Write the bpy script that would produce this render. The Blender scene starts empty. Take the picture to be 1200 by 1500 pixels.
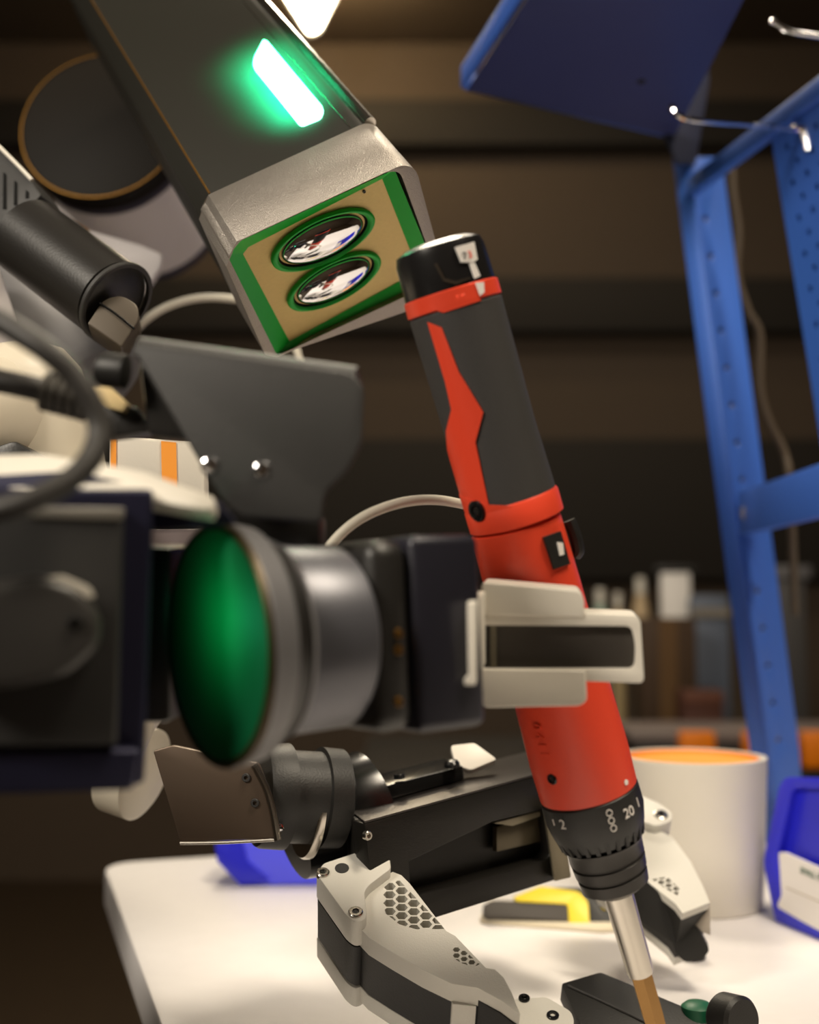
import bpy, bmesh, math, random
from mathutils import Vector as V, Matrix
from mathutils.geometry import delaunay_2d_cdt
random.seed(7)
S = bpy.context.scene
COL = S.collection
# ------------------------------------------------------------------ camera
F = 1750.0                       # focal length in pixels of the 1200 x 1500 frame
CAM = V((0, 0, 0.975)); PITCH = math.atan(150 / F)
FWD = V((0, math.cos(PITCH), math.sin(PITCH))); UP = V((0, -math.sin(PITCH), math.cos(PITCH))); RT = V((1, 0, 0))
cd = bpy.data.cameras.new('camera'); cam = bpy.data.objects.new('camera', cd); COL.objects.link(cam)
cam.location = CAM; cam.rotation_euler = (math.pi / 2 + PITCH, 0, 0)
cd.sensor_width = 36; cd.lens = F * 36 / 1500; cd.clip_start = 0.01
cd.dof.use_dof = True; cd.dof.focus_distance = 0.585; cd.dof.aperture_fstop = cd.lens / 1000 / 0.0088
S.camera = cam
# ------------------------------------------------------------------ world, lights, exposure
S.view_settings.view_transform = 'Standard'; S.view_settings.look = 'None'
S.view_settings.exposure = 0.15; S.view_settings.gamma = 1; S.view_settings.use_curve_mapping = False
w = bpy.data.worlds.new('world'); S.world = w; w.use_nodes = True
w.node_tree.nodes['Background'].inputs[0].default_value = (0.9, 0.72, 0.5, 1)
w.node_tree.nodes['Background'].inputs[1].default_value = 0.02
def area(name, loc, target, size, power, col, sy=None):
    l = bpy.data.lights.new(name, 'AREA'); l.energy = power; l.color = col; l.size = size
    if sy: l.shape = 'RECTANGLE'; l.size_y = sy
    o = bpy.data.objects.new(name, l); COL.objects.link(o); o.location = loc
    o.rotation_euler = (V(target) - V(loc)).to_track_quat('-Z', 'Y').to_euler(); return o
WARM = (1.0, 0.87, 0.68)
area('overhead_lamp_front', (0.55, 0.12, 2.45), (0.1, 0.7, 0.8), 0.30, 26, WARM, 0.6)
area('overhead_lamp_left', (-1.15, -0.55, 1.95), (0.15, 0.9, 1.1), 0.4, 29, (1, .90, .76))
area('overhead_lamp_back', (-0.15, 1.75, 2.45), (0.1, 0.8, 0.75), 0.35, 15, WARM)
area('far_ceiling_lamp', (0.4, 3.0, 3.1), (0.4, 3.3, 0), 0.6, 9, WARM)
# ------------------------------------------------------------------ helpers
def P(x, y, d): return CAM + FWD * d + RT * ((x - 600) / F * d) + UP * ((750 - y) / F * d)
def DIR(x, y, z): return RT * x - UP * y + FWD * z            # camera axes (right, down, forward) to world
def onplane(x, y, O, N):
    r = P(x, y, 1) - CAM
    return CAM + r * ((O - CAM).dot(N) / r.dot(N))
def onz(x, y, z): return onplane(x, y, V((0, 0, z)), V((0, 0, 1)))
def lin(c): return tuple(((v / 255) / 12.92 if v / 255 <= .04045 else ((v / 255 + .055) / 1.055) ** 2.4) for v in c)
MATS = {}
def mat(name, rgb, rough=.5, metal=0., bump=0., bscale=300., var=0., emit=None, es=0., coat=0., aniso=0., spec=.5, trans=0., stretch=None):
    if name in MATS: return MATS[name]
    m = bpy.data.materials.new(name); m.use_nodes = True; nt = m.node_tree; b = nt.nodes['Principled BSDF']
    c = lin(rgb)
    b.inputs['Base Color'].default_value = (*c, 1); b.inputs['Roughness'].default_value = rough; b.inputs['Metallic'].default_value = metal
    b.inputs['Coat Weight'].default_value = coat; b.inputs['Specular IOR Level'].default_value = spec
    b.inputs['Anisotropic'].default_value = aniso; b.inputs['Transmission Weight'].default_value = trans
    if emit: b.inputs['Emission Color'].default_value = (*lin(emit), 1); b.inputs['Emission Strength'].default_value = es
    tc = nt.nodes.new('ShaderNodeTexCoord'); mp = nt.nodes.new('ShaderNodeMapping'); nz = nt.nodes.new('ShaderNodeTexNoise')
    nz.inputs['Scale'].default_value = bscale; nz.inputs['Detail'].default_value = 4
    if stretch: mp.inputs['Scale'].default_value = stretch
    nt.links.new(tc.outputs['Object'], mp.inputs[0]); nt.links.new(mp.outputs[0], nz.inputs['Vector'])
    if bump:
        bp = nt.nodes.new('ShaderNodeBump'); bp.inputs['Strength'].default_value = bump; bp.inputs['Distance'].default_value = .0006
        nt.links.new(nz.outputs[0], bp.inputs['Height']); nt.links.new(bp.outputs[0], b.inputs['Normal'])
    if var:
        mx = nt.nodes.new('ShaderNodeMix'); mx.data_type = 'RGBA'
        mx.inputs[6].default_value = (*[v * (1 - var) for v in c], 1); mx.inputs[7].default_value = (*[min(1, v * (1 + var)) for v in c], 1)
        nt.links.new(nz.outputs[0], mx.inputs[0]); nt.links.new(mx.outputs[2], b.inputs['Base Color'])
    MATS[name] = m; return m
def finish(name, bm, m, parent, bevel=0., seg=2, smooth=35):
    bmesh.ops.remove_doubles(bm, verts=bm.verts, dist=1e-6)
    bmesh.ops.recalc_face_normals(bm, faces=bm.faces)
    if bevel:
        ed = [e for e in bm.edges if len(e.link_faces) == 2 and e.calc_face_angle(0) > math.radians(28)]
        if ed: bmesh.ops.bevel(bm, geom=ed, offset=bevel, segments=seg, affect='EDGES', profile=.5, clamp_overlap=True)
    root = parent
    while root is not None and root.parent: root = root.parent
    off = root.location.copy() if root else None
    if off is None:
        cs = [v.co for v in bm.verts]
        off = V(((min(c.x for c in cs) + max(c.x for c in cs)) / 2, (min(c.y for c in cs) + max(c.y for c in cs)) / 2, min(c.z for c in cs)))
    for v in bm.verts: v.co -= off
    me = bpy.data.meshes.new(name); bm.to_mesh(me); bm.free()
    for p in me.polygons: p.use_smooth = True
    me.set_sharp_from_angle(angle=math.radians(smooth))
    if isinstance(m, (list, tuple)):
        for k in m: me.materials.append(k)
    else: me.materials.append(m)
    o = bpy.data.objects.new(name, me); COL.objects.link(o)
    if parent: o.parent = parent
    else: o.location = off
    return o
def tag(o, label, cat, group=None):
    o['label'] = label; o['category'] = cat
    if group: o['group'] = group
    return o
def thing(name, label, cat, loc, group=None):
    o = bpy.data.objects.new(name, None); COL.objects.link(o); o.location = loc; o.empty_display_size = .02
    return tag(o, label, cat, group)
def add_prism(bm, pts, n, t):
    a = [bm.verts.new(p) for p in pts]; b = [bm.verts.new(p - n * t) for p in pts]; k = len(pts)
    bm.faces.new(a); bm.faces.new(b[::-1])
    for i in range(k): bm.faces.new((a[i], b[i], b[(i + 1) % k], a[(i + 1) % k]))
def fillet(pts, r, k=5):
    out = []; n = len(pts); rs = r if isinstance(r, (list, tuple)) else [r] * n
    for i in range(n):
        p = V(pts[i]); a = V(pts[i - 1]); c = V(pts[(i + 1) % n]); rr = min(rs[i], (a - p).length * .45, (c - p).length * .45)
        if rr < .01: out.append(tuple(p)); continue
        s = p + (a - p).normalized() * rr; e = p + (c - p).normalized() * rr
        for j in range(k + 1):
            t = j / k; q = s * (1 - t) ** 2 + p * 2 * t * (1 - t) + e * t * t; out.append(tuple(q))
    return out
def plate(name, px, O, N, t, m, parent, bevel=0., fil=0, seg=2, lift=0.):
    """plate whose outline is seen at the given pixels on the plane (O, N), t thick behind it"""
    N = N.normalized(); O = O + N * lift
    if fil: px = fillet(px, fil)
    bm = bmesh.new(); add_prism(bm, [onplane(x, y, O, N) for x, y in px], N, t)
    return finish(name, bm, m, parent, bevel, seg)
def plate_holes(name, outer, holes, O, N, t, m, parent, bevel=0.):
    N = N.normalized(); bm = bmesh.new(); edges = []
    for loop in [outer] + holes:
        vs = [bm.verts.new(p) for p in loop]
        edges += [bm.edges.new((vs[i], vs[(i + 1) % len(vs)])) for i in range(len(vs))]
    bmesh.ops.triangle_fill(bm, use_beauty=True, use_dissolve=False, edges=edges, normal=N)
    r = bmesh.ops.extrude_face_region(bm, geom=bm.faces[:])
    for v in [g for g in r['geom'] if isinstance(g, bmesh.types.BMVert)]: v.co -= N * t
    return finish(name, bm, m, parent, bevel)
def basis(ax, up=None):
    ax = ax.normalized(); up = up or (V((0, 0, 1)) if abs(ax.z) < .9 else V((1, 0, 0)))
    a = ax.cross(up).normalized(); return a, ax.cross(a).normalized()
def add_lathe(bm, p0, ax, prof, seg=48, a=None, b=None, cap0=True, cap1=True):
    ax = ax.normalized()
    if a is None: a, b = basis(ax)
    rings = []
    for s, r in prof:
        rings.append([bm.verts.new(p0 + ax * s + (a * math.cos(2 * math.pi * k / seg) + b * math.sin(2 * math.pi * k / seg)) * r) for k in range(seg)])
    for i in range(len(rings) - 1):
        for k in range(seg): bm.faces.new((rings[i][k], rings[i][(k + 1) % seg], rings[i + 1][(k + 1) % seg], rings[i + 1][k]))
    if cap0: bm.faces.new(rings[0][::-1])
    if cap1: bm.faces.new(rings[-1])
def lathe(name, p0, ax, prof, m, parent, seg=48, smooth=35, **k):
    bm = bmesh.new(); add_lathe(bm, p0, ax, prof, seg, **k); return finish(name, bm, m, parent, 0, smooth=smooth)
def ring(name, p0, ax, r0, r1, s0, s1, m, parent, seg=48, bev=0.):
    """tube from r0 (inner) to r1 (outer) between s0 and s1"""
    bm = bmesh.new(); e = bev
    prof = [(s0, r0), (s0, r1 - e), (s0 + e, r1), (s1 - e, r1), (s1, r1 - e), (s1, r0), (s0, r0)]
    add_lathe(bm, p0, ax, prof, seg, cap0=False, cap1=False); return finish(name, bm, m, parent)
def add_hexa(bm, O, X, Y, Z):
    vs = [bm.verts.new(O + X * i + Y * j + Z * k) for i in (0, 1) for j in (0, 1) for k in (0, 1)]
    for f in ((0, 1, 3, 2), (4, 6, 7, 5), (0, 4, 5, 1), (2, 3, 7, 6), (0, 2, 6, 4), (1, 5, 7, 3)): bm.faces.new([vs[i] for i in f])
def hexa(name, O, X, Y, Z, m, parent, bevel=0., seg=2):
    bm = bmesh.new(); add_hexa(bm, O, X, Y, Z); return finish(name, bm, m, parent, bevel, seg)
def cr(pts, n=10):
    out = []
    for i in range(len(pts) - 1):
        p0, p1, p2, p3 = pts[max(i - 1, 0)], pts[i], pts[i + 1], pts[min(i + 2, len(pts) - 1)]
        for j in range(n):
            t = j / n
            out.append(.5 * ((2 * p1) + (p2 - p0) * t + (2 * p0 - 5 * p1 + 4 * p2 - p3) * t * t + (3 * p1 - p0 - 3 * p2 + p3) * t ** 3))
    out.append(pts[-1].copy()); return out
def add_tube(bm, pts, r, seg=14):
    rings = []; t0 = (pts[1] - pts[0]).normalized(); a, b = basis(t0)
    for i, p in enumerate(pts):
        t = (pts[min(i + 1, len(pts) - 1)] - pts[max(i - 1, 0)]).normalized()
        a = (a - t * a.dot(t)).normalized(); b = t.cross(a); rr = r[i] if isinstance(r, list) else r
        rings.append([bm.verts.new(p + (a * math.cos(2 * math.pi * k / seg) + b * math.sin(2 * math.pi * k / seg)) * rr) for k in range(seg)])
    for i in range(len(rings) - 1):
        for k in range(seg): bm.faces.new((rings[i][k], rings[i][(k + 1) % seg], rings[i + 1][(k + 1) % seg], rings[i + 1][k]))
    bm.faces.new(rings[0][::-1]); bm.faces.new(rings[-1])
def tube(name, pts, r, m, parent, n=10, seg=14):
    bm = bmesh.new(); add_tube(bm, cr(pts, n), r, seg); return finish(name, bm, m, parent)
def loft(name, A, B, m, parent, bevel=0):
    bm = bmesh.new(); a = [bm.verts.new(p) for p in A]; b = [bm.verts.new(p) for p in B]
    for i in range(len(A)): bm.faces.new((a[i], a[(i + 1) % len(A)], b[(i + 1) % len(A)], b[i]))
    return finish(name, bm, m, parent)
def screw(p, n, r, parent, m, name='screw', dark=None, dome=False):
    prof = [(-.0015, r), (.0008, r), (.0012, r * .85), (.0012, r * .5)] if not dome else [(-.002, r), (.0, r), (r * .35, r * .75), (r * .5, r * .3), (r * .52, .0001)]
    if not dome: prof += [(-.0005, r * .42), (-.0005, .0001)]
    o = lathe(name, p, n, prof, m, parent, 20)
    if dark: lathe('socket', p + n * .0003, n, [(0, r * .42), (.0004, r * .42), (.0004, .0001)], dark, o, 6)
    return o
def text(name, body, p, xdir, ydir, size, m, parent, ext=.0002):
    cu = bpy.data.curves.new(name, 'FONT'); cu.body = body; cu.size = size; cu.extrude = ext; cu.align_x = 'CENTER'; cu.align_y = 'CENTER'
    o = bpy.data.objects.new(name, cu); dg = bpy.context.evaluated_depsgraph_get()
    me = bpy.data.meshes.new_from_object(o); bpy.data.objects.remove(o)
    x = xdir.normalized(); z = x.cross(ydir).normalized(); y = z.cross(x)
    M = Matrix((x, y, z)).transposed()
    bm = bmesh.new(); bm.from_mesh(me)
    for v in bm.verts: v.co = p + M @ v.co
    return finish(name, bm, m, parent)
# ------------------------------------------------------------------ materials
black = mat('black_anodised', (30, 28, 26), .42, 0, .15, 700)
blackg = mat('black_gloss', (20, 20, 20), .22)
blackp = mat('black_plastic', (24, 23, 21), .5, 0, .2, 900)
dgrey = mat('dark_grey_powder_coat', (43, 42, 41), .55, 0, .35, 1200)
housing_m = mat('sensor_black_coating', (34, 33, 28), .5, .0, .1, 900, spec=.3)
alu = mat('bead_blasted_aluminium', (165, 158, 150), .42, .85, .8, 1500, var=.12)
arm_white = mat('arm_pearl_grey', (215, 209, 208), .38, .05, .05, 500)
arm_grey = mat('arm_silver_grey', (108, 107, 109), .45, .2, .1, 600)
cream = mat('arm_cream_shell', (205, 196, 178), .45)
bluegrey = mat('blue_grey_ring', (66, 64, 78), .32, .4)
bronze = mat('bronze_trim', (190, 140, 70), .3, .9)
green = mat('green_plastic', (26, 190, 62), .38)
gold = mat('gold_brushed_plate', (228, 198, 128), .42, .2, .3, 900, var=.06, stretch=(.2, 1, 1))
mirror = mat('mirror_reflector', (235, 235, 240), .03, 1.0)
red = mat('red_plastic', (224, 70, 44), .36, 0, .1, 900)
rubber = mat('charcoal_rubber', (54, 52, 51), .62, 0, .4, 1500)
white = mat('white_plastic', (216, 210, 198), .42, 0, .08, 500)
whitep = mat('white_print', (235, 230, 225), .5)
fing = mat('finger_light_grey', (212, 209, 200), .45, 0, .25, 1200)
steel = mat('steel', (190, 184, 174), .24, 1., 0)
chrome = mat('chrome', (220, 220, 225), .12, 1.)
brass = mat('bronze_bit', (150, 115, 70), .38, .9)
shelfblue = mat('shelf_blue_paint', (58, 100, 190), .42, 0, .1, 400, var=.08)
binblue = mat('bin_blue_plastic', (38, 40, 205), .35)
shelfshade = mat('shelf_blue_in_shade', (60, 68, 118), .5)  # shade under the shelf is put into this darker blue
navy = mat('navy_metal', (44, 44, 66), .36, .5)
table_m = mat('table_laminate', (236, 232, 230), .42, 0, .04, 60, var=.03)
orange = mat('orange_plastic', (240, 130, 10), .45)
peach = mat('orange_lining', (248, 160, 60), .5)
yellow = mat('yellow_plastic', (240, 214, 10), .4)
cable_w = mat('cable_light', (205, 198, 182), .5)
cable_k = mat('cable_dark', (46, 43, 40), .55)
cable_b = mat('cable_brown', (78, 66, 52), .6)
wallm = mat('wall_brown', (80, 66, 52), .8, 0, .1, 40, var=.15)
beamm = mat('beam_dark', (38, 32, 25), .8, var=.1)
floorm = mat('floor_brown', (58, 44, 28), .6, 0, .1, 20, var=.3)
greenled = mat('green_indicator_light', (120, 255, 190), .4, emit=(120, 255, 195), es=9)
lampm = mat('lamp_panel', (255, 244, 220), .5, emit=(255, 236, 200), es=30)
discgreen = mat('green_disc_lacquer', (6, 84, 50), .6, .0, spec=.15)
# ------------------------------------------------------------------ room shell
TZ = 0.75
def slab(name, lo, hi, m, bevel=0.):
    o = hexa(name, V(lo), V((hi[0] - lo[0], 0, 0)), V((0, hi[1] - lo[1], 0)), V((0, 0, hi[2] - lo[2])), m, None, bevel); o['kind'] = 'structure'; return o
slab('floor', (-3, -1.5, -.1), (3.2, 4.6, 0), floorm)
slab('ceiling', (-3, -1.5, 3.2), (3.2, 4.6, 3.3), wallm)
slab('wall_back', (-3, 4.5, 0), (3.2, 4.6, 3.2), wallm)
slab('wall_left', (-3.1, -1.5, 0), (-3, 4.6, 3.2), wallm)
slab('wall_right', (3.2, -1.5, 0), (3.3, 4.6, 3.2), wallm)
slab('wall_front', (-3, -1.6, 0), (3.2, -1.5, 3.2), wallm)
for i, (y0, y1) in enumerate(((118, 190), (395, 478), (640, 850))):
    za, zb = P(600, y0, 4.4).z, P(600, y1, 4.4).z
    slab('trim_%d' % (i + 1), (-2.95, 4.40, zb), (3.15, 4.498, za), beamm, .01)
# ceiling lamp seen past the sensor head
fx = thing('ceiling_light', 'bright white rectangular lamp glowing behind the black sensor head', 'lamp', P(445, -40, 3.9))
LN = DIR(.25, .35, -.9).normalized(); LO = P(445, -20, 3.9)
plate('diffuser', [(330, -150), (455, 47), (466, 42), (560, -150)], LO, LN, .006, lampm, fx, 0, 3)
plate('lamp_housing', [(322, -158), (454, 52), (468, 46), (568, -158)], LO, LN, .05, white, fx, .002, 3, lift=-.008)
tube('suspension_rod', [P(445, -150, 3.95), P(445, -190, 3.96)], .006, black, fx, 2)
l = bpy.data.lights.new('fixture_light', 'POINT'); l.energy = 14; l.color = (1, .78, .45); l.shadow_soft_size = .05
o = bpy.data.objects.new('fixture_light', l); COL.objects.link(o); o.location = P(490, -10, 4.0)
# ------------------------------------------------------------------ table
tb = thing('work_table', 'cream topped work table with rounded corner under the robot gripper', 'table', V((.35, .75, 0)))
c0 = onz(150, 1264, TZ); e1 = (onz(236, 1500, TZ) - c0).normalized(); e1 = V((e1.x, e1.y, 0)).normalized(); e2 = V((-e1.y, e1.x, 0))
corners = [c0, c0 + e1 * 1.0, c0 + e1 * 1.0 + e2 * 1.5, c0 + e2 * 1.5]
fl = fillet([(c.x, c.y) for c in corners], .035, 8)
bm = bmesh.new(); add_prism(bm, [V((x, y, TZ)) for x, y in fl], V((0, 0, 1)), .032); finish('tabletop', bm, table_m, tb, .003)
ctr = sum(corners, V()) / 4
for c in corners:
    q = c + (ctr - c) * .1; hexa('leg', V((q.x - .02, q.y - .02, 0)), V((.04, 0, 0)), V((0, .04, 0)), V((0, 0, TZ - .032)), navy, tb, .003)
# ------------------------------------------------------------------ robot torso outside the frame that carries the arms
to = thing('robot_torso', 'dark robot column just outside the frame on the left, carrying the arms', 'robot', V((-.75, .65, 0)))
hexa('base_plate', V((-.95, .45, 0)), V((.4, 0, 0)), V((0, .4, 0)), V((0, 0, .03)), black, to, .005)
hexa('column', V((-.87, .53, .03)), V((.24, 0, 0)), V((0, .24, 0)), V((0, 0, 1.45)), dgrey, to, .02)
# ------------------------------------------------------------------ sensor head
UF, VF, WF = DIR(.8908, -.4432, .1001), DIR(.2317, .6327, .7389), DIR(-.3908, -.635, .6664)
SO = P(320.9, 365.9, .60); SU, SV, SB, SL = .1098, .0778, .0515, .40
def FP(u, v, w): return SO + UF * u + VF * v + WF * w
def inface(x, y, w): return onplane(x, y, SO + WF * w, WF)
sh = thing('sensor_box', 'black sensor box with silver front frame, twin oval lenses and a lit green stripe', 'sensor', FP(SU / 2, SV, SB))
def section(g, ch, rr):       # outline across the box, chamfer top left, rounded top right
    u0, u1, v0, v1 = g, SU - g, g, SV - g; pts = [(u0, v0 + ch), (u0 + ch * .9, v0)]
    for k in range(7):
        a = math.radians(-90 + 15 * k); pts.append((u1 - rr + rr * math.cos(a), v0 + rr + rr * math.sin(a)))
    for k in range(5):
        a = math.radians(22.5 * k); pts.append((u1 - .006 + .006 * math.cos(a), v1 - .006 + .006 * math.sin(a)))
    pts += [(u0 + .005, v1), (u0, v1 - .005)]
    return pts
outer = [FP(u, v, 0) for u, v in section(0, .011, .010)]
op = fillet([(334, 376), (352, 353), (566, 252), (586, 251), (655, 436), (406, 521)], [4, 6, 8, 10, 4, 4], 4)
holes = [[inface(x, y, 0) for x, y in op]]
plate_holes('bezel', outer, holes, SO, -WF, SB, alu, sh, .0008)
bm = bmesh.new(); add_prism(bm, [FP(u, v, SB + .0008) for u, v in section(.0012, .011, .010)], -WF, SL); body = finish('housing', bm, housing_m, sh, .0006)
# bronze edge line down the housing and a bright groove along the right shoulder
tube('edge_trim', [FP(.0109, .0011, SB + .002), FP(.0109, .0011, SB + .38)], .0006, bronze, sh, 2, 8)
tube('shoulder_trim', [FP(SU - .0035, .0028, SB + .002), FP(SU - .0035, .0028, SB + .38)], .0034, steel, sh, 2, 10)
tube('seam', [FP(SU - .0145, .0011, SB + .004), FP(SU - .0145, .0011, SB + .2)], .0003, steel, sh, 2, 6)
# green gasket running back to the gold face plate
op4 = [(334, 376), (352, 353), (578, 248), (655, 436), (406, 521)]
pl4 = [(356, 372), (364, 362), (560, 262), (613, 397), (424, 500)]
RC = .006
loft('gasket', [inface(x, y, .0006) for x, y in op4], [inface(x, y, RC) for x, y in pl4], green, sh)
bm = bmesh.new(); add_prism(bm, [inface(x, y, RC + .0003) for x, y in [(353, 371), (361, 359), (563, 258), (617, 399), (423, 505)]], -WF, .004); fp = finish('face_plate', bm, gold, sh)
screw(inface(533, 280, RC + .0003), -WF, .0009, sh, blackg, 'pin_hole')
def oval(name, cx, cy, ax, bx, prof, m, parent, seg=56):
    """rings of an oval; prof holds (scale, depth behind the plate)"""
    c = inface(cx, cy, RC); a = inface(cx + ax[0], cy + ax[1], RC) - c; b = inface(cx + bx[0], cy + bx[1], RC) - c
    bm = bmesh.new(); R = []
    for s, dd in prof: R.append([bm.verts.new(c + WF * dd + (a * math.cos(2 * math.pi * k / seg) + b * math.sin(2 * math.pi * k / seg)) * s) for k in range(seg)])
    for i in range(len(R) - 1):
        for k in range(seg): bm.faces.new((R[i][k], R[i][(k + 1) % seg], R[i + 1][(k + 1) % seg], R[i + 1][k]))
    return finish(name, bm, m, parent, 0, smooth=60)
for cx, cy, a, b in ((472.5, 350, (74, -35), (13, 29)), (488.5, 410.5, (67, -34), (11.5, 26))):
    r_ = oval('lens_ring', cx, cy, a, b, [(1.0, 0), (1.0, -.0022), (.96, -.003), (.90, -.0028), (.87, -.0016), (.87, .004)], green, sh)
    oval('lens_tube', cx, cy, a, b, [(.872, -.0012), (.84, .0), (.785, .0016)], mat('lens_tube_black', (14, 13, 12), .6, spec=.2), r_)
    oval('lens', cx, cy, a, b, [(.79 * math.cos(t * math.pi / 2 / 10) + .0005, -.006 * math.sin(t * math.pi / 2 / 10)) for t in range(11)], mirror, r_)
# status light on the top face
TO = FP(0, .0012, SB)
st = plate('status_light', fillet([(386, 58), (391, 60), (474, 158), (470, 172), (440, 184), (371, 98), (372, 85)], 6), TO, -VF, .0012, greenled, sh, 0, 0, lift=.0014)
for k, (x, y) in enumerate(((388, 86), (408, 112), (428, 138))):  # unseen spots added over the stripe to cast its green halo
    l = bpy.data.lights.new('added_halo_spot', 'SPOT'); l.energy = 1.3; l.color = (.01, 1, .40); l.shadow_soft_size = .012; l.spot_size = math.radians(108); l.spot_blend = 1
    o = bpy.data.objects.new('added_halo_spot', l); COL.objects.link(o); o.location = onplane(x, y, TO, VF) - VF * .030; o.rotation_euler = VF.to_track_quat('-Z', 'Y').to_euler()
# ------------------------------------------------------------------ upper arm carrying the sensor head
ua = thing('robot_manipulator', 'grey robot arm with round black joint cap beside the sensor box, upper left', 'robot arm', P(60, 420, .72))
CA = DIR(.077, .275, .958).normalized()
C0 = P(148, 182, .99); R0 = .0684
lathe('joint_cap', C0, CA, [(0, .0001), (0, R0 - .003), (.0008, R0 - .001), (.002, R0), (.010, R0 + .001), (.0175, R0 + .001)], mat('cap_black', (22, 18, 13), .6, spec=.15), ua, 72)
ring('cap_edge', C0, CA, R0 - .0009, R0 - .0001, -.0002, .0008, bronze, ua, 72)
ring('joint_ring', C0, CA, .02, R0 + .0002, .0177, .0283, bluegrey, ua, 72, .0005)
lathe('joint_barrel', C0, CA, [(.0285, R0 - .002), (.029, R0 - .0012), (.139, R0 - .0012), (.1395, R0 - .002)], arm_white, ua, 72)
ring('end_ring', C0, CA, .02, R0 - .0004, .1397, .150, bluegrey, ua, 72, .0005)
# saddle flange blended on the barrel
plate('saddle', [(52, 292), (70, 288), (125, 335), (205, 358), (238, 372), (236, 390), (212, 424), (150, 372), (60, 312)], P(140, 350, .90), DIR(.2, -.35, -.9), .012, arm_white, ua, .003, 5)
tube('saddle_highlight', [onplane(x, y, P(140, 350, .90), DIR(.2, -.35, -.9)) for x, y in ((45, 283), (62, 290), (95, 318), (130, 338))], .0011, bronze, ua, 4, 8)  # gold highlight along the saddle, put in as a bronze strip
# main tube of the arm, clamp band and socket
TA = P(-160, 165, .70); TBp = P(175, 520, .66); TD = (TBp - TA)
LA = P(-170, 245, .82); LB = P(120, 585, .79)
lathe('link_tube', LA, LB - LA, [(0, .054), ((LB - LA).length - .008, .054), ((LB - LA).length, .050)], arm_grey, ua, 64)
CB = P(15, 340, .70); CE = P(210, 478, .655)
CX = (CE - CB)
lathe('clamp_band', P(38, 345, .688), P(192, 460, .650) - P(38, 345, .688), [(0, .020), (.002, .023), (.078, .023), (.080, .020)], black, ua, 48)
plate('clamp_socket', fillet([(128, 474), (152, 438), (178, 432), (202, 446), (204, 468), (178, 508)], [3, 12, 10, 12, 8, 3]), P(165, 470, .640), DIR(.15, -.25, -.95), .022, mat('socket_grey', (88, 80, 70), .4, .3), ua, .002, 0, 3)
tube('socket_seam', [onplane(x, y, P(165, 470, .6397), DIR(.15, -.25, -.95)) for x, y in ((146, 444), (170, 460), (197, 482))], .0007, blackg, ua, 3, 8)
ring('clamp_rim', P(168, 441, .6560), P(192, 460, .650) - P(38, 345, .688), .0215, .0241, 0, .003, dgrey, ua, 48, .0005)
# white lower shell
plate('lower_shell', [(-40, 380), (0, 395), (18, 450), (40, 552), (-60, 560)], P(0, 480, .72), DIR(.3, .1, -.95), .02, arm_white, ua, .004, 6)
# vented cover with slots
vc = plate('vent_cover', [(-60, 170), (0, 218), (44, 262), (60, 285), (20, 330), (0, 336), (-60, 320)], P(20, 270, .70), DIR(-.35, -.3, -.9), .02, dgrey, ua, .001)
tube('cover_edge', [onplane(x, y, P(20, 270, .70), DIR(-.35, -.3, -.9)) for x, y in ((-40, 183), (0, 216), (47, 264))], .0012, white, vc, 2, 8)
for x0, y0, y1 in ((7, 252, 306), (23, 264, 300), (40, 278, 290), (-9, 240, 306)):
    plate('slot', [(x0 - 2, y0), (x0 + 2, y0 + 3), (x0 + 2, y1), (x0 - 3, y1)], P(20, 270, .70), DIR(-.35, -.3, -.9), .002, blackg, vc, 0, 0, lift=.0006)
tube('shoulder_stub', [P(-150, 240, .81), P(-500, 150, .80), V((-.56, .74, 1.40))], .046, arm_grey, ua, 8, 32)
hexa('sensor_mount', FP(.03, SV + .001, SB + .20), UF * .05, VF * .02, WF * .08, black, ua, .003)
# ------------------------------------------------------------------ cordless screwdriver
sd = thing('cordless_screwdriver', 'red and charcoal cordless screwdriver standing upright in the gripper', 'power tool', P(955, 1490, .535))
H0, H1 = P(643, 368, .505), P(757, 762, .520); B0, B1 = P(756, 770, .520), P(862, 1157, .533); T1 = P(959, 1496, .540)
hx, bx, tx = (H1 - H0), (B1 - B0), (T1 - B1)
hl, bl, tl = hx.length, bx.length, tx.length
ha, ba, ta = hx.normalized(), bx.normalized(), tx.normalized()
RH = .0198
def seglathe(name, p0, ax, prof, m, parent, seg=64): return lathe(name, p0, ax, prof, m, parent, seg)
seglathe('battery_cap', H0, ha, [(-.0035, .0001), (-.0035, .014), (-.0015, RH - .0015), (.002, RH - .0004), (.0170, RH)], mat('black_glossy_plastic', (26, 25, 25), .25), sd)
seglathe('cap_band', H0, ha, [(.0172, RH + .0002), (.0177, RH + .0008), (.0238, RH + .0009), (.0243, RH + .0002)], red, sd)
seglathe('rubber_grip', H0, ha, [(.0246, RH - .0002), (.0253, RH + .0005), (.08, RH - .0002), (hl - .010, RH + .0004), (hl - .0095, RH)], rubber, sd)
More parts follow.
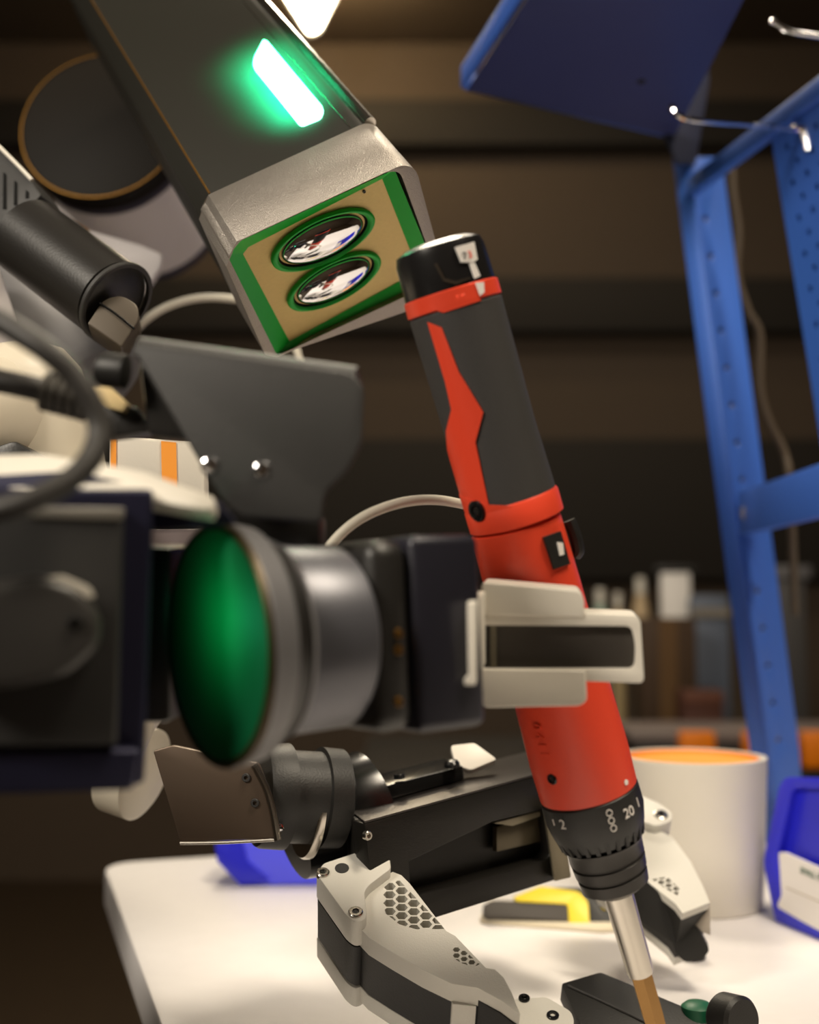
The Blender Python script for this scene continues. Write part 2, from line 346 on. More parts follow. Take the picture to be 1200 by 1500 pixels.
# curved red blades wrapped over the grip: polygons in (angle, distance along the handle)
def wrapped(name, px, p0, ax, rad, t, m, parent, n=6, bevel=0.):
    """panel wrapped round the axis, following the outline as it is seen at the pixels"""
    o2 = []; m_ = len(px)
    for i in range(m_):
        for j in range(n): o2.append((px[i][0] + (px[(i + 1) % m_][0] - px[i][0]) * j / n, px[i][1] + (px[(i + 1) % m_][1] - px[i][1]) * j / n))
    e1_ = (CAM - p0); e1_ = (e1_ - ax * e1_.dot(ax)).normalized(); e2_ = ax.cross(e1_); uv = []
    for x, y in o2:
        q = oncyl(x, y, p0, ax, rad + t) - p0; uv.append(V((math.atan2(q.dot(e2_), q.dot(e1_)) * rad, q.dot(ax))))
    us = [p.x for p in uv]; ss = [p.y for p in uv]; k = len(uv); grid = []; st = .0022
    for i in range(int((max(us) - min(us)) / st) + 1):
        for j in range(int((max(ss) - min(ss)) / st) + 1): grid.append(V((min(us) + st * (i + .37), min(ss) + st * (j + .41))))
    vs, _, fs, *_r = delaunay_2d_cdt(uv + grid, [(i, (i + 1) % k) for i in range(k)], [], 1, 1e-7)
    bm = bmesh.new(); vv = [bm.verts.new(p0 + ax * q.y + (e1_ * math.cos(q.x / rad) + e2_ * math.sin(q.x / rad)) * (rad + t)) for q in vs]
    for f in fs: bm.faces.new([vv[i] for i in f])
    for v in [v for v in bm.verts if not v.link_faces]: bm.verts.remove(v)
    r = bmesh.ops.extrude_edge_only(bm, edges=[e for e in bm.edges if len(e.link_faces) == 1])
    for v in [g for g in r['geom'] if isinstance(g, bmesh.types.BMVert)]:
        q = v.co - p0; rr = q - ax * q.dot(ax); v.co -= rr.normalized() * (t + .0008)
    return finish(name, bm, m, parent, 0, smooth=50)
def oncyl(x, y, p0, ax, rad):
    d = (P(x, y, 1) - CAM).normalized(); o = CAM - p0
    dd = d - ax * d.dot(ax); oo = o - ax * o.dot(ax)
    A = dd.dot(dd); B = 2 * dd.dot(oo); C = oo.dot(oo) - rad * rad; D = B * B - 4 * A * C
    t = (-B - math.sqrt(max(D, 0))) / (2 * A); return CAM + d * t
def seen(x, y, p0, ax, rad):
    q = oncyl(x, y, p0, ax, rad); s = (q - p0).dot(ax); return q, (q - p0 - ax * s).normalized()
wrapped('red_blade', [(626, 472), (647, 480), (672, 545), (708, 604), (696, 648), (717, 745), (672, 735), (655, 660), (653, 632), (661, 600), (652, 560)], H0, ha, RH, .0008, red, sd)
seglathe('pivot_collar', H0, ha, [(hl - .0105, RH + .0003), (hl - .009, RH + .0012), (hl, RH + .0012), (hl + .0006, RH)], red, sd)
wrapped('band_notch', [(612, 448), (650, 458), (668, 452), (705, 440), (700, 425), (640, 440)], H0, ha, RH, .00085, red, sd)
wrapped('collar_skirt', [(668, 725), (716, 740), (760, 742), (812, 725), (820, 745), (690, 770)], H0, ha, RH, .0011, red, sd)
q, nq = seen(699, 748, H0, ha, RH + .001); screw(q, nq, .0045, sd, blackg, 'pivot_screw', black)
seglathe('motor_body', B0, ba, [(-.001, RH - .002), (.0, RH + .0002), (.03, RH + .0010), (bl * .55, RH + .0016), (bl - .018, RH + .0026), (bl - .0005, RH + .0022), (bl, RH - .001)], red, sd)
wrapped('direction_switch', [(797, 787), (822, 778), (836, 826), (812, 834)], B0, ba, RH + .0012, .0009, blackp, sd)
wrapped('direction_mark', [(817, 794), (825, 795), (827, 812), (821, 814)], B0, ba, RH + .0012, .0014, whitep, sd, 3)
q = P(838, 788, .52); tube('trigger', [P(834, 762, .521), P(843, 785, .521), P(847, 806, .522), P(843, 812, .523)], .0028, blackp, sd, 4, 10)
q, nq = seen(810, 1141, B0, ba, RH + .002); screw(q, nq, .0024, sd, blackg, 'body_screw', black)
q, nq = seen(917, 1146, B0, ba, RH + .0024); lathe('index_dot', q, nq, [(0, .0012), (.0004, .0012), (.0005, .0001)], whitep, sd, 16)
for k, (x, y) in enumerate(((787, 1064), (791, 1078), (795, 1091), (799, 1104))):   # faint raised characters down the body
    q, nq = seen(x, y, B0, ba, RH + .0018); text('raised_character', '041I'[k], q + nq * .0003, ba, nq.cross(ba), .0062, red, sd, .0005)
# torque collar with grip ribs and print
CL = B1 + ta * .0003
rib = [(0, .0212), (.001, .0222), (.010, .0224), (.017, .0208), (.022, .0185)]
bm = bmesh.new(); add_lathe(bm, CL, ta, rib, 72)
finish('torque_collar', bm, blackp, sd)
a_, b_ = basis(ta)
for k in range(26):
    an = 2 * math.pi * k / 26; d_ = a_ * math.cos(an) + b_ * math.sin(an); s_ = ta.cross(d_)
    hexa('grip_rib', CL + ta * .0145 + d_ * .0196 - s_ * .0009, d_ * .0016, s_ * .0018, ta * .0085 - d_ * .002, blackp, sd)
for txt, x, y, sz, rot in (('2', 825, 1208, .0062, 0), ('OOO', 895, 1202, .0042, 90), ('20', 921, 1190, .0062, 0), ('1', 934, 1176, .006, 0), ('1', 812, 1205, .004, 0)):
    q, nq = seen(x, y, CL, ta, .0222)
    xd = -ta.cross(nq) if rot == 0 else ta
    if (xd.dot(RT) < 0) and rot == 0: xd = -xd
    text('printed_number', txt, q + nq * .0003, xd, nq.cross(xd), sz, whitep, sd, .00015)
seglathe('chuck', CL, ta, [(0.0240, .0180), (0.0255, .0172), (0.0310, .0168), (0.0315, .0158), (0.0325, .0158), (0.0330, .0166), (0.0375, .0162), (0.0380, .0150), (0.0390, .0150), (0.0395, .0158), (0.0445, .0152), (0.0465, .0120), (0.0485, .0085)], mat('chuck_dark', (46, 43, 40), .4, .3), sd, 48)
seglathe('bit_holder', CL, ta, [(.0465, .0060), (.047, .0068), (tl - .026, .0062), (tl - .0235, .0058), (tl - .0232, .003)], steel, sd, 24)
seglathe('bit', CL, ta, [(tl - .025, .0052), (tl - .004, .0052), (tl + .012, .0044), (tl + .013, .002)], brass, sd, 6)
# battery cap label and clip
wrapped('cap_label', [(667, 362), (695, 354), (700, 380), (694, 384), (676, 384)], H0, ha, RH, .0006, whitep, sd, 4)
q, nq = seen(685, 374, H0, ha, RH + .0008); xd = RT - ha * RT.dot(ha); xd -= nq * xd.dot(nq)
text('label_letter', '7', q - xd * .0016, xd, nq.cross(xd), .004, blackp, sd, .0001); text('label_letter', '3', q + xd * .0016, xd, nq.cross(xd), .004, red, sd, .0001)
wrapped('cap_tab', [(688, 385), (696, 385), (704, 404), (696, 408)], H0, ha, RH, .0006, whitep, sd, 3)
wrapped('clip_outline', [(640, 385), (652, 408), (668, 412), (690, 405), (690, 409), (668, 417), (650, 412), (636, 387)], H0, ha, RH, .0007, steel, sd, 3)
wrapped('band_mark', [(697, 414), (709, 413), (710, 428), (704, 433)], H0, ha, RH, .0014, whitep, sd, 3)
# ------------------------------------------------------------------ foreground arm: flange, wrist, gripper
fa = thing('robot_manipulator', 'dark foreground robot wrist with big green lacquered disc facing left', 'robot arm', P(100, 1100, .40))
AX = DIR(.83, -.005, .557).normalized()
D0 = P(312, 945, .392); SD_ = V((AX.y, -AX.x, 0)).normalized() * -1
fy = .0400
lathe('green_disc', D0, AX, [(.0, .0001), (.0, fy * .45), (.0002, fy * .9), (.0012, fy - .0012), (.002, fy - .001)], discgreen, fa, 96)
lathe('disc_rim', D0, AX, [(.0008, fy - .0012), (.0004, fy - .0004), (.0012, fy + .0003), (.0024, fy + .0004)], mat('dark_bronze', (60, 48, 24), .4, .6), fa, 96)
lathe('flange', D0, AX, [(.0024, fy + .0003), (.0027, fy + .0006), (.0112, fy - .0010), (.0116, fy - .0016)], arm_grey, fa, 96)
lathe('groove_band', D0, AX, [(.0114, fy - .0042), (.0185, fy - .0058)], black, fa, 96)
lathe('rear_lip', D0, AX, [(.0183, fy - .0062), (.0186, fy - .0052), (.0206, fy - .0062), (.0210, fy - .008)], arm_grey, fa, 96)
lathe('wrist_barrel', D0, AX, [(.0205, fy - .0085), (.0215, fy - .008), (.0448, fy - .0085), (.0460, fy - .0095)], mat('wrist_grey', (92, 92, 98), .38, .45), fa, 96)
lathe('wrist_core', D0, AX, [(.002, .012), (.046, .02)], black, fa, 32)
for y, e in ((885, .022), (915, .026)):  # unseen green spots added to brighten the disc
    l = bpy.data.lights.new('added_disc_spot', 'SPOT'); l.energy = e * 1.1; l.spot_size = math.radians(150); l.spot_blend = 1; l.color = (.05, 1, .45); l.shadow_soft_size = .006
    o = bpy.data.objects.new('added_disc_spot', l); COL.objects.link(o); o.location = D0 - AX * .024 - SD_ * .008 + UP * ((945 - y) / F * .39); o.rotation_euler = AX.to_track_quat('-Z', 'Y').to_euler()
gb = thing('robot_gripper', 'black box gripper with white clasping jaws holding the red screwdriver', 'gripper', P(640, 1080, .44))
SD = AX.cross(V((0, 0, 1))).normalized(); UPg = SD.cross(AX).normalized()
if UPg.z < 0: UPg = -UPg
def gbox(name, s0, s1, h, dep, m, parent, bev, hz=0):
    return hexa(name, D0 + AX * s0 - SD * dep - UPg * (h - hz), AX * (s1 - s0), SD * 2 * dep, UPg * 2 * h, m, parent, bev, 3)
gbox('adapter_plate', .0462, .0622, .0325, .0255, black, gb, .006)
gbox('motor_box', .0624, .0916, .0338, .0265, mat('motor_box_black', (36, 35, 44), .36, .2), gb, .0035)
for y in (928, 952, 1028):
    # pins seen on the adapter plate
    q = onplane(583, y, D0 + SD * .0255 if (D0 + SD * .033 - CAM).length < (D0 - SD * .033 - CAM).length else D0 - SD * .0255, SD)
    n_ = SD if SD.dot(CAM - q) > 0 else -SD
    screw(q, n_, .0016, gb, bronze, 'pin')
NEAR = SD if SD.dot(CAM - D0) > 0 else -SD
JO = P(760, 940, .468); JN = DIR(-.12, 0, -.99).normalized()
plate('jaw_mount', [(684, 882), (697, 882), (697, 1004), (680, 1004), (680, 994), (686, 990)], P(690, 940, .412), JN, .06, white, gb, .0015, 3, lift=.0005)
plate('upper_jaw', fillet([(705, 853), (848, 865), (856, 878), (856, 905), (705, 900)], [8, 10, 6, 3, 3]), JO, JN, .03, white, gb, .0025, 0, 3, lift=.001)
plate('lower_jaw', fillet([(704, 980), (858, 982), (860, 1026), (850, 1034), (712, 1037), (704, 1030)], [3, 4, 6, 8, 8, 6]), JO, JN, .03, white, gb, .0025, 0, 3, lift=.001)
cl = [onplane(x, y, JO, JN) for x, y in fillet([(702, 893), (938, 902), (944, 1001), (702, 992)], [4, 12, 10, 4])]
hl_ = [onplane(x, y, JO, JN) for x, y in fillet([(706, 916), (925, 917), (932, 945), (930, 980), (706, 980)], [3, 10, 14, 10, 3])]
plate_holes('clasp_frame', cl, [hl_], JO, JN, .026, white, gb, .0012)
plate('clasp_pad', [(698, 910), (934, 910), (938, 985), (698, 985)], JO, JN, .012, mat('clasp_pad_grey', (62, 57, 52), .5), gb, .001, 0, lift=-.004)
plate('pad_stripe', [(718, 914), (727, 914), (728, 982), (719, 982)], JO, JN, .002, mat('stripe_olive', (110, 104, 88), .5), gb, 0, 0, lift=-.0030)
hexa('jaw_carriage', P(678, 890, .478), (P(705, 890, .478) - P(678, 890, .478)), FWD * .03, P(678, 1022, .478) - P(678, 890, .478), black, gb, .001)
# left foreground housing
fb = thing('robot_joint_housing', 'big blurred dark square joint housing with rounded cap at left edge', 'robot arm', P(100, 1160, .37))
FO = P(100, 900, .355); FN = DIR(.26, 0, -.96).normalized()
plate('housing_front', fillet([(-60, 740), (182, 744), (172, 1092), (-60, 1096)], 10), FO, FN, .05, dgrey, fb, .003, 0, 3)
plate('housing_core', fillet([(-70, 716), (226, 716), (212, 1150), (-70, 1170)], 12), FO, FN, .07, navy, fb, .004, 0, 3, lift=-.008)
plate('lower_skirt', fillet([(-60, 1098), (205, 1098), (196, 1158), (40, 1164), (-60, 1166)], 10), FO, FN, .03, navy, fb, .003, 0, 3, lift=-.003)
plate('top_edge', fillet([(40, 742), (184, 744), (180, 762), (40, 758)], 6), FO, FN, .01, mat('edge_highlight', (150, 146, 138), .4, .4), fb, .002, 0, 2, lift=.001)  # highlight along the bevel is put into this paler grey strip
KO = FO + FN * .012
plate('motor_cap', fillet([(-90, 868), (60, 842), (118, 862), (150, 905), (146, 950), (100, 992), (20, 1010), (-90, 1014)], 26), FO, FN, .02, mat('cap_grey', (54, 52, 50), .42), fb, .006, 0, 4, lift=.012)
plate('cap_glint', fillet([(60, 848), (92, 844), (132, 862), (140, 876), (118, 876)], 6), FO, FN, .006, white, fb, .003, 0, 3, lift=.010)  # the cap's highlight, put in as a white plate
q = onplane(110, 912, FO + FN * .012, FN); screw(q, FN, .0022, fb, blackg, 'cap_screw')
plate('rim_plate', fillet([(-70, 668), (60, 664), (210, 690), (315, 728), (310, 748), (200, 730), (-70, 708)], 8), P(120, 700, .385), DIR(-.1, -.62, -.78), .006, white, fb, .003, 0, 3)
plate('cover_plate', fillet([(-70, 700), (100, 690), (320, 734), (345, 768), (240, 776), (-70, 760)], 8), P(120, 740, .383), DIR(-.1, -.05, -1), .004, navy, fb, .003, 0, 3)
tube('support_arm', [P(30, 950, .40), P(-300, 950, .46), V((-.57, .54, .90))], .03, black, fb, 6, 24)
plate('joint_bridge', [(150, 800), (250, 800), (250, 1060), (150, 1060)], P(200, 930, .43), DIR(-.2, 0, -.98), .03, black, fb, .003)
# camera bracket above
br = thing('sensor_bracket', 'dark grey folded metal bracket with two shiny screws, in front left', 'bracket', P(400, 765, .41))
BO = P(360, 640, .405); BN = DIR(-.03, -.12, -.99).normalized()
bo = fillet([(192, 508), (210, 502), (516, 546), (533, 566), (530, 650), (508, 690), (476, 722), (470, 765), (352, 757), (322, 728)], [8, 14, 16, 18, 14, 10, 10, 8, 16, 14], 6)
plate('bracket_plate', bo, BO, BN, .0035, dgrey, br, .0012, 0, 3)
tp = [onplane(x, y, BO, BN) for x, y in ((196, 512), (518, 556))]
bm = bmesh.new(); R1 = .0085; prof = []
e_ = (tp[1] - tp[0]); upv = (-UP).cross(e_).normalized(); dn = e_.cross(BN).normalized()
if dn.dot(UP) > 0: dn = -dn
A = []; Bv = []
for k in range(9):                                    # rolled top flange going back
    t = math.radians(90 * k / 8); off = -dn * (R1 * math.sin(t)) - BN * (R1 * (1 - math.cos(t)))
    A.append(off)
A.append(A[-1] - BN * .03)
In = [o - (-dn * math.sin(math.radians(min(90, 90 * k / 8))) + BN * math.cos(math.radians(min(90, 90 * k / 8)))) * .003 for k, o in enumerate(A)]
loop = A + In[::-1]
va = [bm.verts.new(tp[0] + dn * .002 + o) for o in loop]; vb = [bm.verts.new(tp[1] + dn * .002 + o) for o in loop]
for i in range(len(loop)): bm.faces.new((va[i], vb[i], vb[(i + 1) % len(loop)], va[(i + 1) % len(loop)]))
bm.faces.new(va); bm.faces.new(vb[::-1]); finish('rolled_flange', bm, dgrey, br)
for x, y in ((307, 681), (383, 688)): screw(onplane(x, y, BO, BN), BN, .0032, br, chrome, 'screw', None, True)
lathe('knob', P(186, 545, .425), DIR(-1, -.12, .1), [(0, .005), (.0005, .0062), (.008, .0062), (.0105, .005), (.0115, .003)], blackp, br, 24)
hexa('mount_block', P(200, 520, .43), P(330, 530, .43) - P(200, 520, .43), FWD * .02, P(215, 640, .43) - P(200, 520, .43), black, br, .003)
hexa('bracket_foot', P(330, 740, .42), P(470, 756, .43) - P(330, 740, .42), FWD * .03, P(330, 790, .42) - P(330, 740, .42), black, br, .002)
# plug and wires behind the bracket
plg = thing('cable_plug', 'cream connector plug behind the dark bracket', 'connector', P(160, 600, .44))
plate('plug_body', fillet([(128, 566), (160, 566), (186, 590), (180, 602), (156, 596)], 4), P(158, 585, .44), DIR(0, -.1, -1), .008, mat('plug_cream', (214, 190, 140), .45), plg, .0012)
plate('plug_shell', [(134, 590), (200, 596), (222, 632), (150, 640)], P(178, 612, .445), DIR(0, -.1, -1), .012, black, plg, .001)
# ------------------------------------------------------------------ cables
cb = thing('black_cable', 'thick black cable looping down the left edge in front of the grey arm', 'cable', P(0, 700, .36))
tube('cable_sheath', [P(-260, 420, .42), P(-60, 450, .36), P(45, 498, .345), P(115, 560, .345), P(146, 630, .345), P(118, 690, .338), P(40, 735, .33), P(-60, 760, .33), P(-200, 800, .33)], .0036, cable_k, cb, 10)
cp = thing('connector_cable', 'straight grey cable ending in a ribbed strain relief near the bracket', 'cable', P(0, 570, .40))
tube('cable_sheath', [P(-200, 520, .42), P(0, 558, .40), P(70, 574, .40)], .0041, cable_k, cp, 6)
lathe('strain_relief', P(66, 573, .40), P(132, 590, .40) - P(66, 573, .40), [v for k in range(5) for v in ((.0032 * k, .0068), (.0032 * k + .0018, .0068), (.0032 * k + .002, .0054), (.0032 * k + .0030, .0054))], mat('relief_grey', (70, 66, 60), .5), cp, 24)
ca = tube('white_cable', [P(150, 540, .87), P(210, 472, .87), P(262, 443, .87), P(320, 436, .87), P(380, 450, .87), P(430, 500, .87), P(450, 600, .87)], .0028, cable_w, None)
tag(ca, 'pale cable arching out beneath the sensor box on the left', 'cable')
cc = tube('white_cable', [P(440, 900, .52), P(470, 820, .52), P(520, 765, .52), P(590, 736, .53), P(660, 735, .55), P(720, 760, .58), P(740, 830, .60), P(720, 950, .60)], .0023, cable_w, None)
tag(cc, 'pale cable arching behind the screwdriver above the wrist barrel', 'cable')
# ------------------------------------------------------------------ lower arm
la = thing('robot_manipulator', 'cream robot arm behind the foreground housing, leading to the open gripper', 'robot arm', P(190, 1190, .72))
L0, L1 = P(28, 590, .64), P(172, 1110, .64)
dl = (L1 - L0); ll = dl.length
lathe('link_shell', L0 - dl.normalized() * .02, dl, [(-.012, .001), (-.010, .016), (-.002, .030), (.010, .036), (ll * .25, .036), (ll * .6, .031), (ll * .9, .028), (ll, .026), (ll + .012, .022), (ll + .024, .012), (ll + .027, .001)], cream, la, 56)
lathe('link_band', L0 + dl * .40, dl, [(0, .034), (.001, .0348), (.010, .0344), (.011, .0335)], arm_grey, la, 56)
tube('shoulder', [L0 + dl * .02, P(-250, 640, .58), V((-.58, .60, 1.06))], .034, cream, la, 8, 32)
plate('shell_window', fillet([(-10, 655), (22, 645), (50, 662), (40, 690), (-20, 690)], 8), P(20, 660, .585), DIR(0, -.1, -1), .03, black, la, .002)
# white carton with orange stripes, attached to the arm as a part
jc = plate('striped_carton', fillet([(160, 638), (300, 648), (300, 760), (160, 740)], 6), P(220, 690, .60), DIR(.1, 0, -1), .03, white, la, .002)
plate('orange_stripe', [(236, 646), (258, 648), (260, 745), (238, 742)], P(220, 690, .60), DIR(.1, 0, -1), .001, peach, jc, 0, 0, lift=.0006)
plate('orange_stripe', [(162, 640), (170, 640), (170, 740), (162, 740)], P(220, 690, .60), DIR(.1, 0, -1), .001, peach, jc, 0, 0, lift=.0006)
plate('elbow_panel', fillet([(212, 775), (300, 775), (256, 900), (214, 915)], 6), P(240, 850, .66), DIR(.2, 0, -1), .02, mat('elbow_mauve', (128, 118, 120), .45), la, .002)
tube('elbow_strap', [P(200, 925, .655), P(225, 912, .655), P(260, 890, .66)], .003, black, la, 4, 8)
lathe('elbow', P(170, 1120, .70), DIR(.6, .15, -.2), [(0, .024), (.002, .027), (.02, .027), (.022, .024)], cream, la, 40)
lathe('elbow_cap', P(205, 1060, .66), DIR(.7, .6, -.3), [(-.02, .012), (0, .016), (.004, .013), (.005, .001)], cream, la, 32)
# flat cover plate, joint and wrist of the lower arm
cv = plate('cover_plate', fillet([(224, 1100), (252, 1092), (378, 1118), (398, 1170), (412, 1228), (264, 1234)], [4, 4, 6, 0, 8, 6]), P(320, 1160, .60), DIR(-.1, -.05, -1), .004, mat('cover_bronze_grey', (96, 82, 70), .38, .5), la, .0006)
tube('cover_rim', [onplane(x, y, P(320, 1160, .60), DIR(-.1, -.05, -1)) for x, y in ((372, 1120), (390, 1155), (400, 1190), (407, 1230))], .0019, steel, cv, 6, 10)
tube('cover_edge', [onplane(x, y, P(320, 1160, .60), DIR(-.1, -.05, -1)) for x, y in ((264, 1235), (330, 1234), (402, 1230))], .0009, steel, cv, 3, 8)
for x, y in ((361, 1139), (374, 1176)): screw(onplane(x, y, P(320, 1160, .60), DIR(-.1, -.05, -1)), DIR(-.1, -.05, -1).normalized(), .0022, cv, dgrey, 'screw')
screw(P(410, 1212, .598), DIR(.3, -.3, -1).normalized(), .0022, cv, chrome, 'edge_screw', None, True)
lathe('wrist_joint', P(385, 1165, .625), DIR(.9, .12, .35), [(-.004, .020), (-.002, .026), (.0, .0270), (.012, .0275), (.0125, .024), (.03, .024), (.0305, .0265), (.042, .026), (.044, .022)], blackp, la, 56)
lathe('wrist_ring', P(445, 1180, .637), DIR(.9, .12, .35), [(0, .0268), (.0015, .0278), (.004, .0278), (.005, .0265)], steel, la, 56)
lathe('wrist_hub', P(500, 1200, .66), DIR(.85, -.25, .45), [(-.03, .022), (.0, .030), (.01, .032), (.02, .032)], blackg, la, 48)
# ------------------------------------------------------------------ lower gripper
lg = thing('robot_gripper', 'open black gripper with two curved light grey honeycomb fingers above the table', 'gripper', P(640, 1345, .64))
GO = P(535, 1207, .605); GX = P(855, 1118, .70) - GO; GZ = P(552, 1372, .605) - GO; GY = P(497, 1178, .66) - GO
GN = GX.cross(GZ).normalized()
if GN.dot(CAM - GO) < 0: GN = -GN
def gp(x, y): return onplane(x, y, GO, GN)
gfront = [gp(x, y) for x, y in ((535, 1207), (856, 1118), (842, 1200), (828, 1283), (812, 1290), (552, 1372))]
slot = [gp(x, y) for x, y in ((600, 1262), (722, 1204), (796, 1186), (806, 1252), (800, 1260), (668, 1296), (602, 1312))]
brushed = mat('black_brushed', (34, 32, 29), .34, .5, .25, 500, stretch=(1, 1, 8))
plate_holes('front_frame', gfront, [slot], GO, GN, .012, brushed, lg, .0008)
hexa('gripper_body', GO - GN * .0122 + GX * .002 + GZ * .002, GX * .985, GY * .9, GZ * .93, brushed, lg, .001)
hexa('top_cover', GO - GN * .0005 - GZ.normalized() * .0014, GX * .985, GY * 1.05, GZ.normalized() * .0012, mat('top_brushed', (70, 66, 64), .32, .85, .3, 500, stretch=(1, 1, 8)), lg, .0003)
plate('guide_rail', [(722, 1206), (796, 1187), (792, 1196), (752, 1210)], GO, GN, .004, mat('rail_tan', (136, 128, 108), .4, .4), lg, .0004, 0, lift=-.003)
plate('guide_block', [(728, 1212), (792, 1192), (796, 1232), (728, 1248)], GO, GN, .004, mat('guide_dark', (86, 78, 62), .35, .5), lg, .0004, 0, lift=-.006)
hexa('guide_post', P(797, 1186, .672), P(822, 1180, .672) - P(797, 1186, .672), FWD * .008, P(812, 1292, .672) - P(797, 1186, .672), mat('post_tan', (120, 112, 94), .38, .6), lg, .001)
hexa('end_plate', P(840, 1150, .685), P(872, 1160, .69) - P(840, 1150, .685), FWD * .03, P(845, 1290, .685) - P(840, 1150, .685), black, lg, .002)
screw(gp(527, 1224) + RT * .004, GN, .0024, lg, steel, 'screw')
screw(gp(822, 1276), GN, .0014, lg, chrome, 'pin')
gtop = -GZ.normalized()
tb_ = hexa('sensor_block', GO + GX * .10 + GY * .5 + gtop * .002, GX * .40, GY * .6, gtop * .008, blackg, lg, .001)
screw(P(585, 1136, .655), gtop, .003, tb_, blackg, 'bolt'); screw(P(662, 1118, .672), gtop, .0045, tb_, blackg, 'bolt', None, True)
plate('side_shell', fillet([(660, 1092), (695, 1088), (728, 1112), (690, 1128), (668, 1120)], 5), P(690, 1108, .69), DIR(0, -.6, -.8), .006, white, lg, .001)
# left finger
NF = DIR(0, -.5, -.866).normalized(); NF = (UP * .0 + V((.03, -.5, .866))).normalized()
def hexgrid(region, cx, cy, dx, dy, hw, hh, skew=0.):
    out = []
    for i in range(-7, 8):
        for j in range(-9, 10):
            x = cx + i * dx; y = cy + j * dy + (dy / 2 if i % 2 else 0) + skew * i
            h = [(x + hw, y), (x + hw * .5, y + hh), (x - hw * .5, y + hh), (x - hw, y), (x - hw * .5, y - hh), (x + hw * .5, y - hh)]
            c = clip(h, region)
            if len(c) >= 3 and abs(sum(c[k][0] * c[(k + 1) % len(c)][1] - c[(k + 1) % len(c)][0] * c[k][1] for k in range(len(c)))) / 2 > hw * hh * .35: out.append(c)
    return out
def clip(poly, reg):
    ar = sum(reg[k][0] * reg[(k + 1) % len(reg)][1] - reg[(k + 1) % len(reg)][0] * reg[k][1] for k in range(len(reg)))
    sg = 1 if ar > 0 else -1
    for k in range(len(reg)):
        (ax, ay), (bx_, by) = reg[k], reg[(k + 1) % len(reg)]; out = []
        f = lambda p: sg * ((bx_ - ax) * (p[1] - ay) - (by - ay) * (p[0] - ax))
        for i in range(len(poly)):
            p, q = poly[i - 1], poly[i]; fp_, fq = f(p), f(q)
            if (fp_ >= 0) != (fq >= 0): t = fp_ / (fp_ - fq); out.append((p[0] + (q[0] - p[0]) * t, p[1] + (q[1] - p[1]) * t))
            if fq >= 0: out.append(q)
        poly = out
        if not poly: return []
    return poly
Z5 = lambda l: [(450 + x / 2.927, 1220 + y / 2.927) for x, y in l]
def shrink(pts, k):
    c = sum(pts, V()) / len(pts); return [c + (p - c) * k for p in pts]
def finger(label, FO_, knuckle, pl, regs, grids, T1, T2, T3, KH, screws_, plug):
    root = lg
    fo = bpy.data.objects.new('finger', None); COL.objects.link(fo); fo.parent = root; fo['label'] = label
    pts = [onplane(x, y, FO_, NF) for x, y in pl]
    hs = []
    for rg, g in zip(regs, grids): hs += [[onplane(x, y, FO_, NF) for x, y in h] for h in hexgrid(rg, *g)]
    plate_holes('top_plate', pts, hs, FO_, NF, T1, fing, fo)
    kp = [onplane(x, y, FO_ + NF * KH, NF) for x, y in knuckle]
    bm = bmesh.new(); add_prism(bm, kp, NF, KH + T1 * .9); finish('knuckle', bm, fing, fo, .0008)
    bm = bmesh.new(); add_prism(bm, [p - NF * (T1 + .0002) for p in shrink(pts, .985)], NF, T2); finish('finger_core', bm, blackp, fo)
    bm = bmesh.new(); add_prism(bm, [p - NF * (T1 + T2 + .0004) for p in pts], NF, T3); finish('bottom_plate', bm, fing, fo, .0005)
    bm = bmesh.new(); add_prism(bm, [p - NF * (T1 + KH) for p in shrink(kp, .98)], NF, T2 - .001); finish('knuckle_core', bm, blackp, fo)
    bm = bmesh.new(); add_prism(bm, [p - NF * (T1 + T2 + KH + .0004) for p in kp], NF, T3 + .003); finish('lower_knuckle', bm, fing, fo, .0008)
    for x, y, r in screws_: screw(onplane(x, y, FO_ + NF * KH, NF), NF, r, fo, steel, 'screw', blackg)
    for x, y, r in plug: lathe('plug', onplane(x, y, FO_ + NF * KH, NF), NF, [(-.002, r), (.0003, r), (.0003, .0001)], dgrey, fo, 20)
    return fo, pts
reg1 = Z5([(362, 205), (398, 205), (592, 412), (470, 414), (395, 392), (338, 347), (316, 285), (328, 235)])
reg2 = Z5([(618, 492), (648, 480), (740, 562), (718, 576), (660, 558), (620, 532)])
FO1 = P(560, 1330, .590)
f1, fp1 = finger('nearer finger with raised knuckle and honeycomb cutouts', FO1,
    fillet([(463, 1279), (474, 1264), (550, 1239), (571, 1253), (573, 1272), (541, 1296), (534, 1306), (538, 1345), (522, 1352), (508, 1342)], [3, 4, 5, 5, 4, 5, 5, 9, 9, 7], 3),
    [(536, 1300), (560, 1276), (575, 1277), (588, 1282), (600, 1294), (654, 1364), (667, 1371), (712, 1418), (725, 1420), (738, 1432), (750, 1455), (762, 1486), (735, 1466), (700, 1447), (662, 1441), (620, 1421), (575, 1395), (541, 1374), (520, 1352), (512, 1335)],
    [reg1, reg2], [(588.6, 1317, 17.8, 12.2, 9.2, 5.2, .15), (680, 1396, 11.2, 8.6, 5.4, 3.3, .6)],
    .011, .026, .010, .006, [(473, 1279, .0034), (555, 1255, .0036), (521, 1337, .0036)], [(501, 1272, .0036)])
bmw = [onplane(x, y, FO1, NF) for x, y in ((664, 1443), (700, 1447), (690, 1425), (660, 1420))]
bm = bmesh.new(); add_prism(bm, [p - NF * .0112 - NF.cross(RT).normalized() * 0 + V((0, -.0012, 0)) for p in bmw], NF, .04); finish('finger_spacer', bm, fing, f1, .0005)
bmw = [onplane(x, y, FO1, NF) for x, y in ((702, 1447), (735, 1466), (763, 1488), (740, 1438), (700, 1425))]
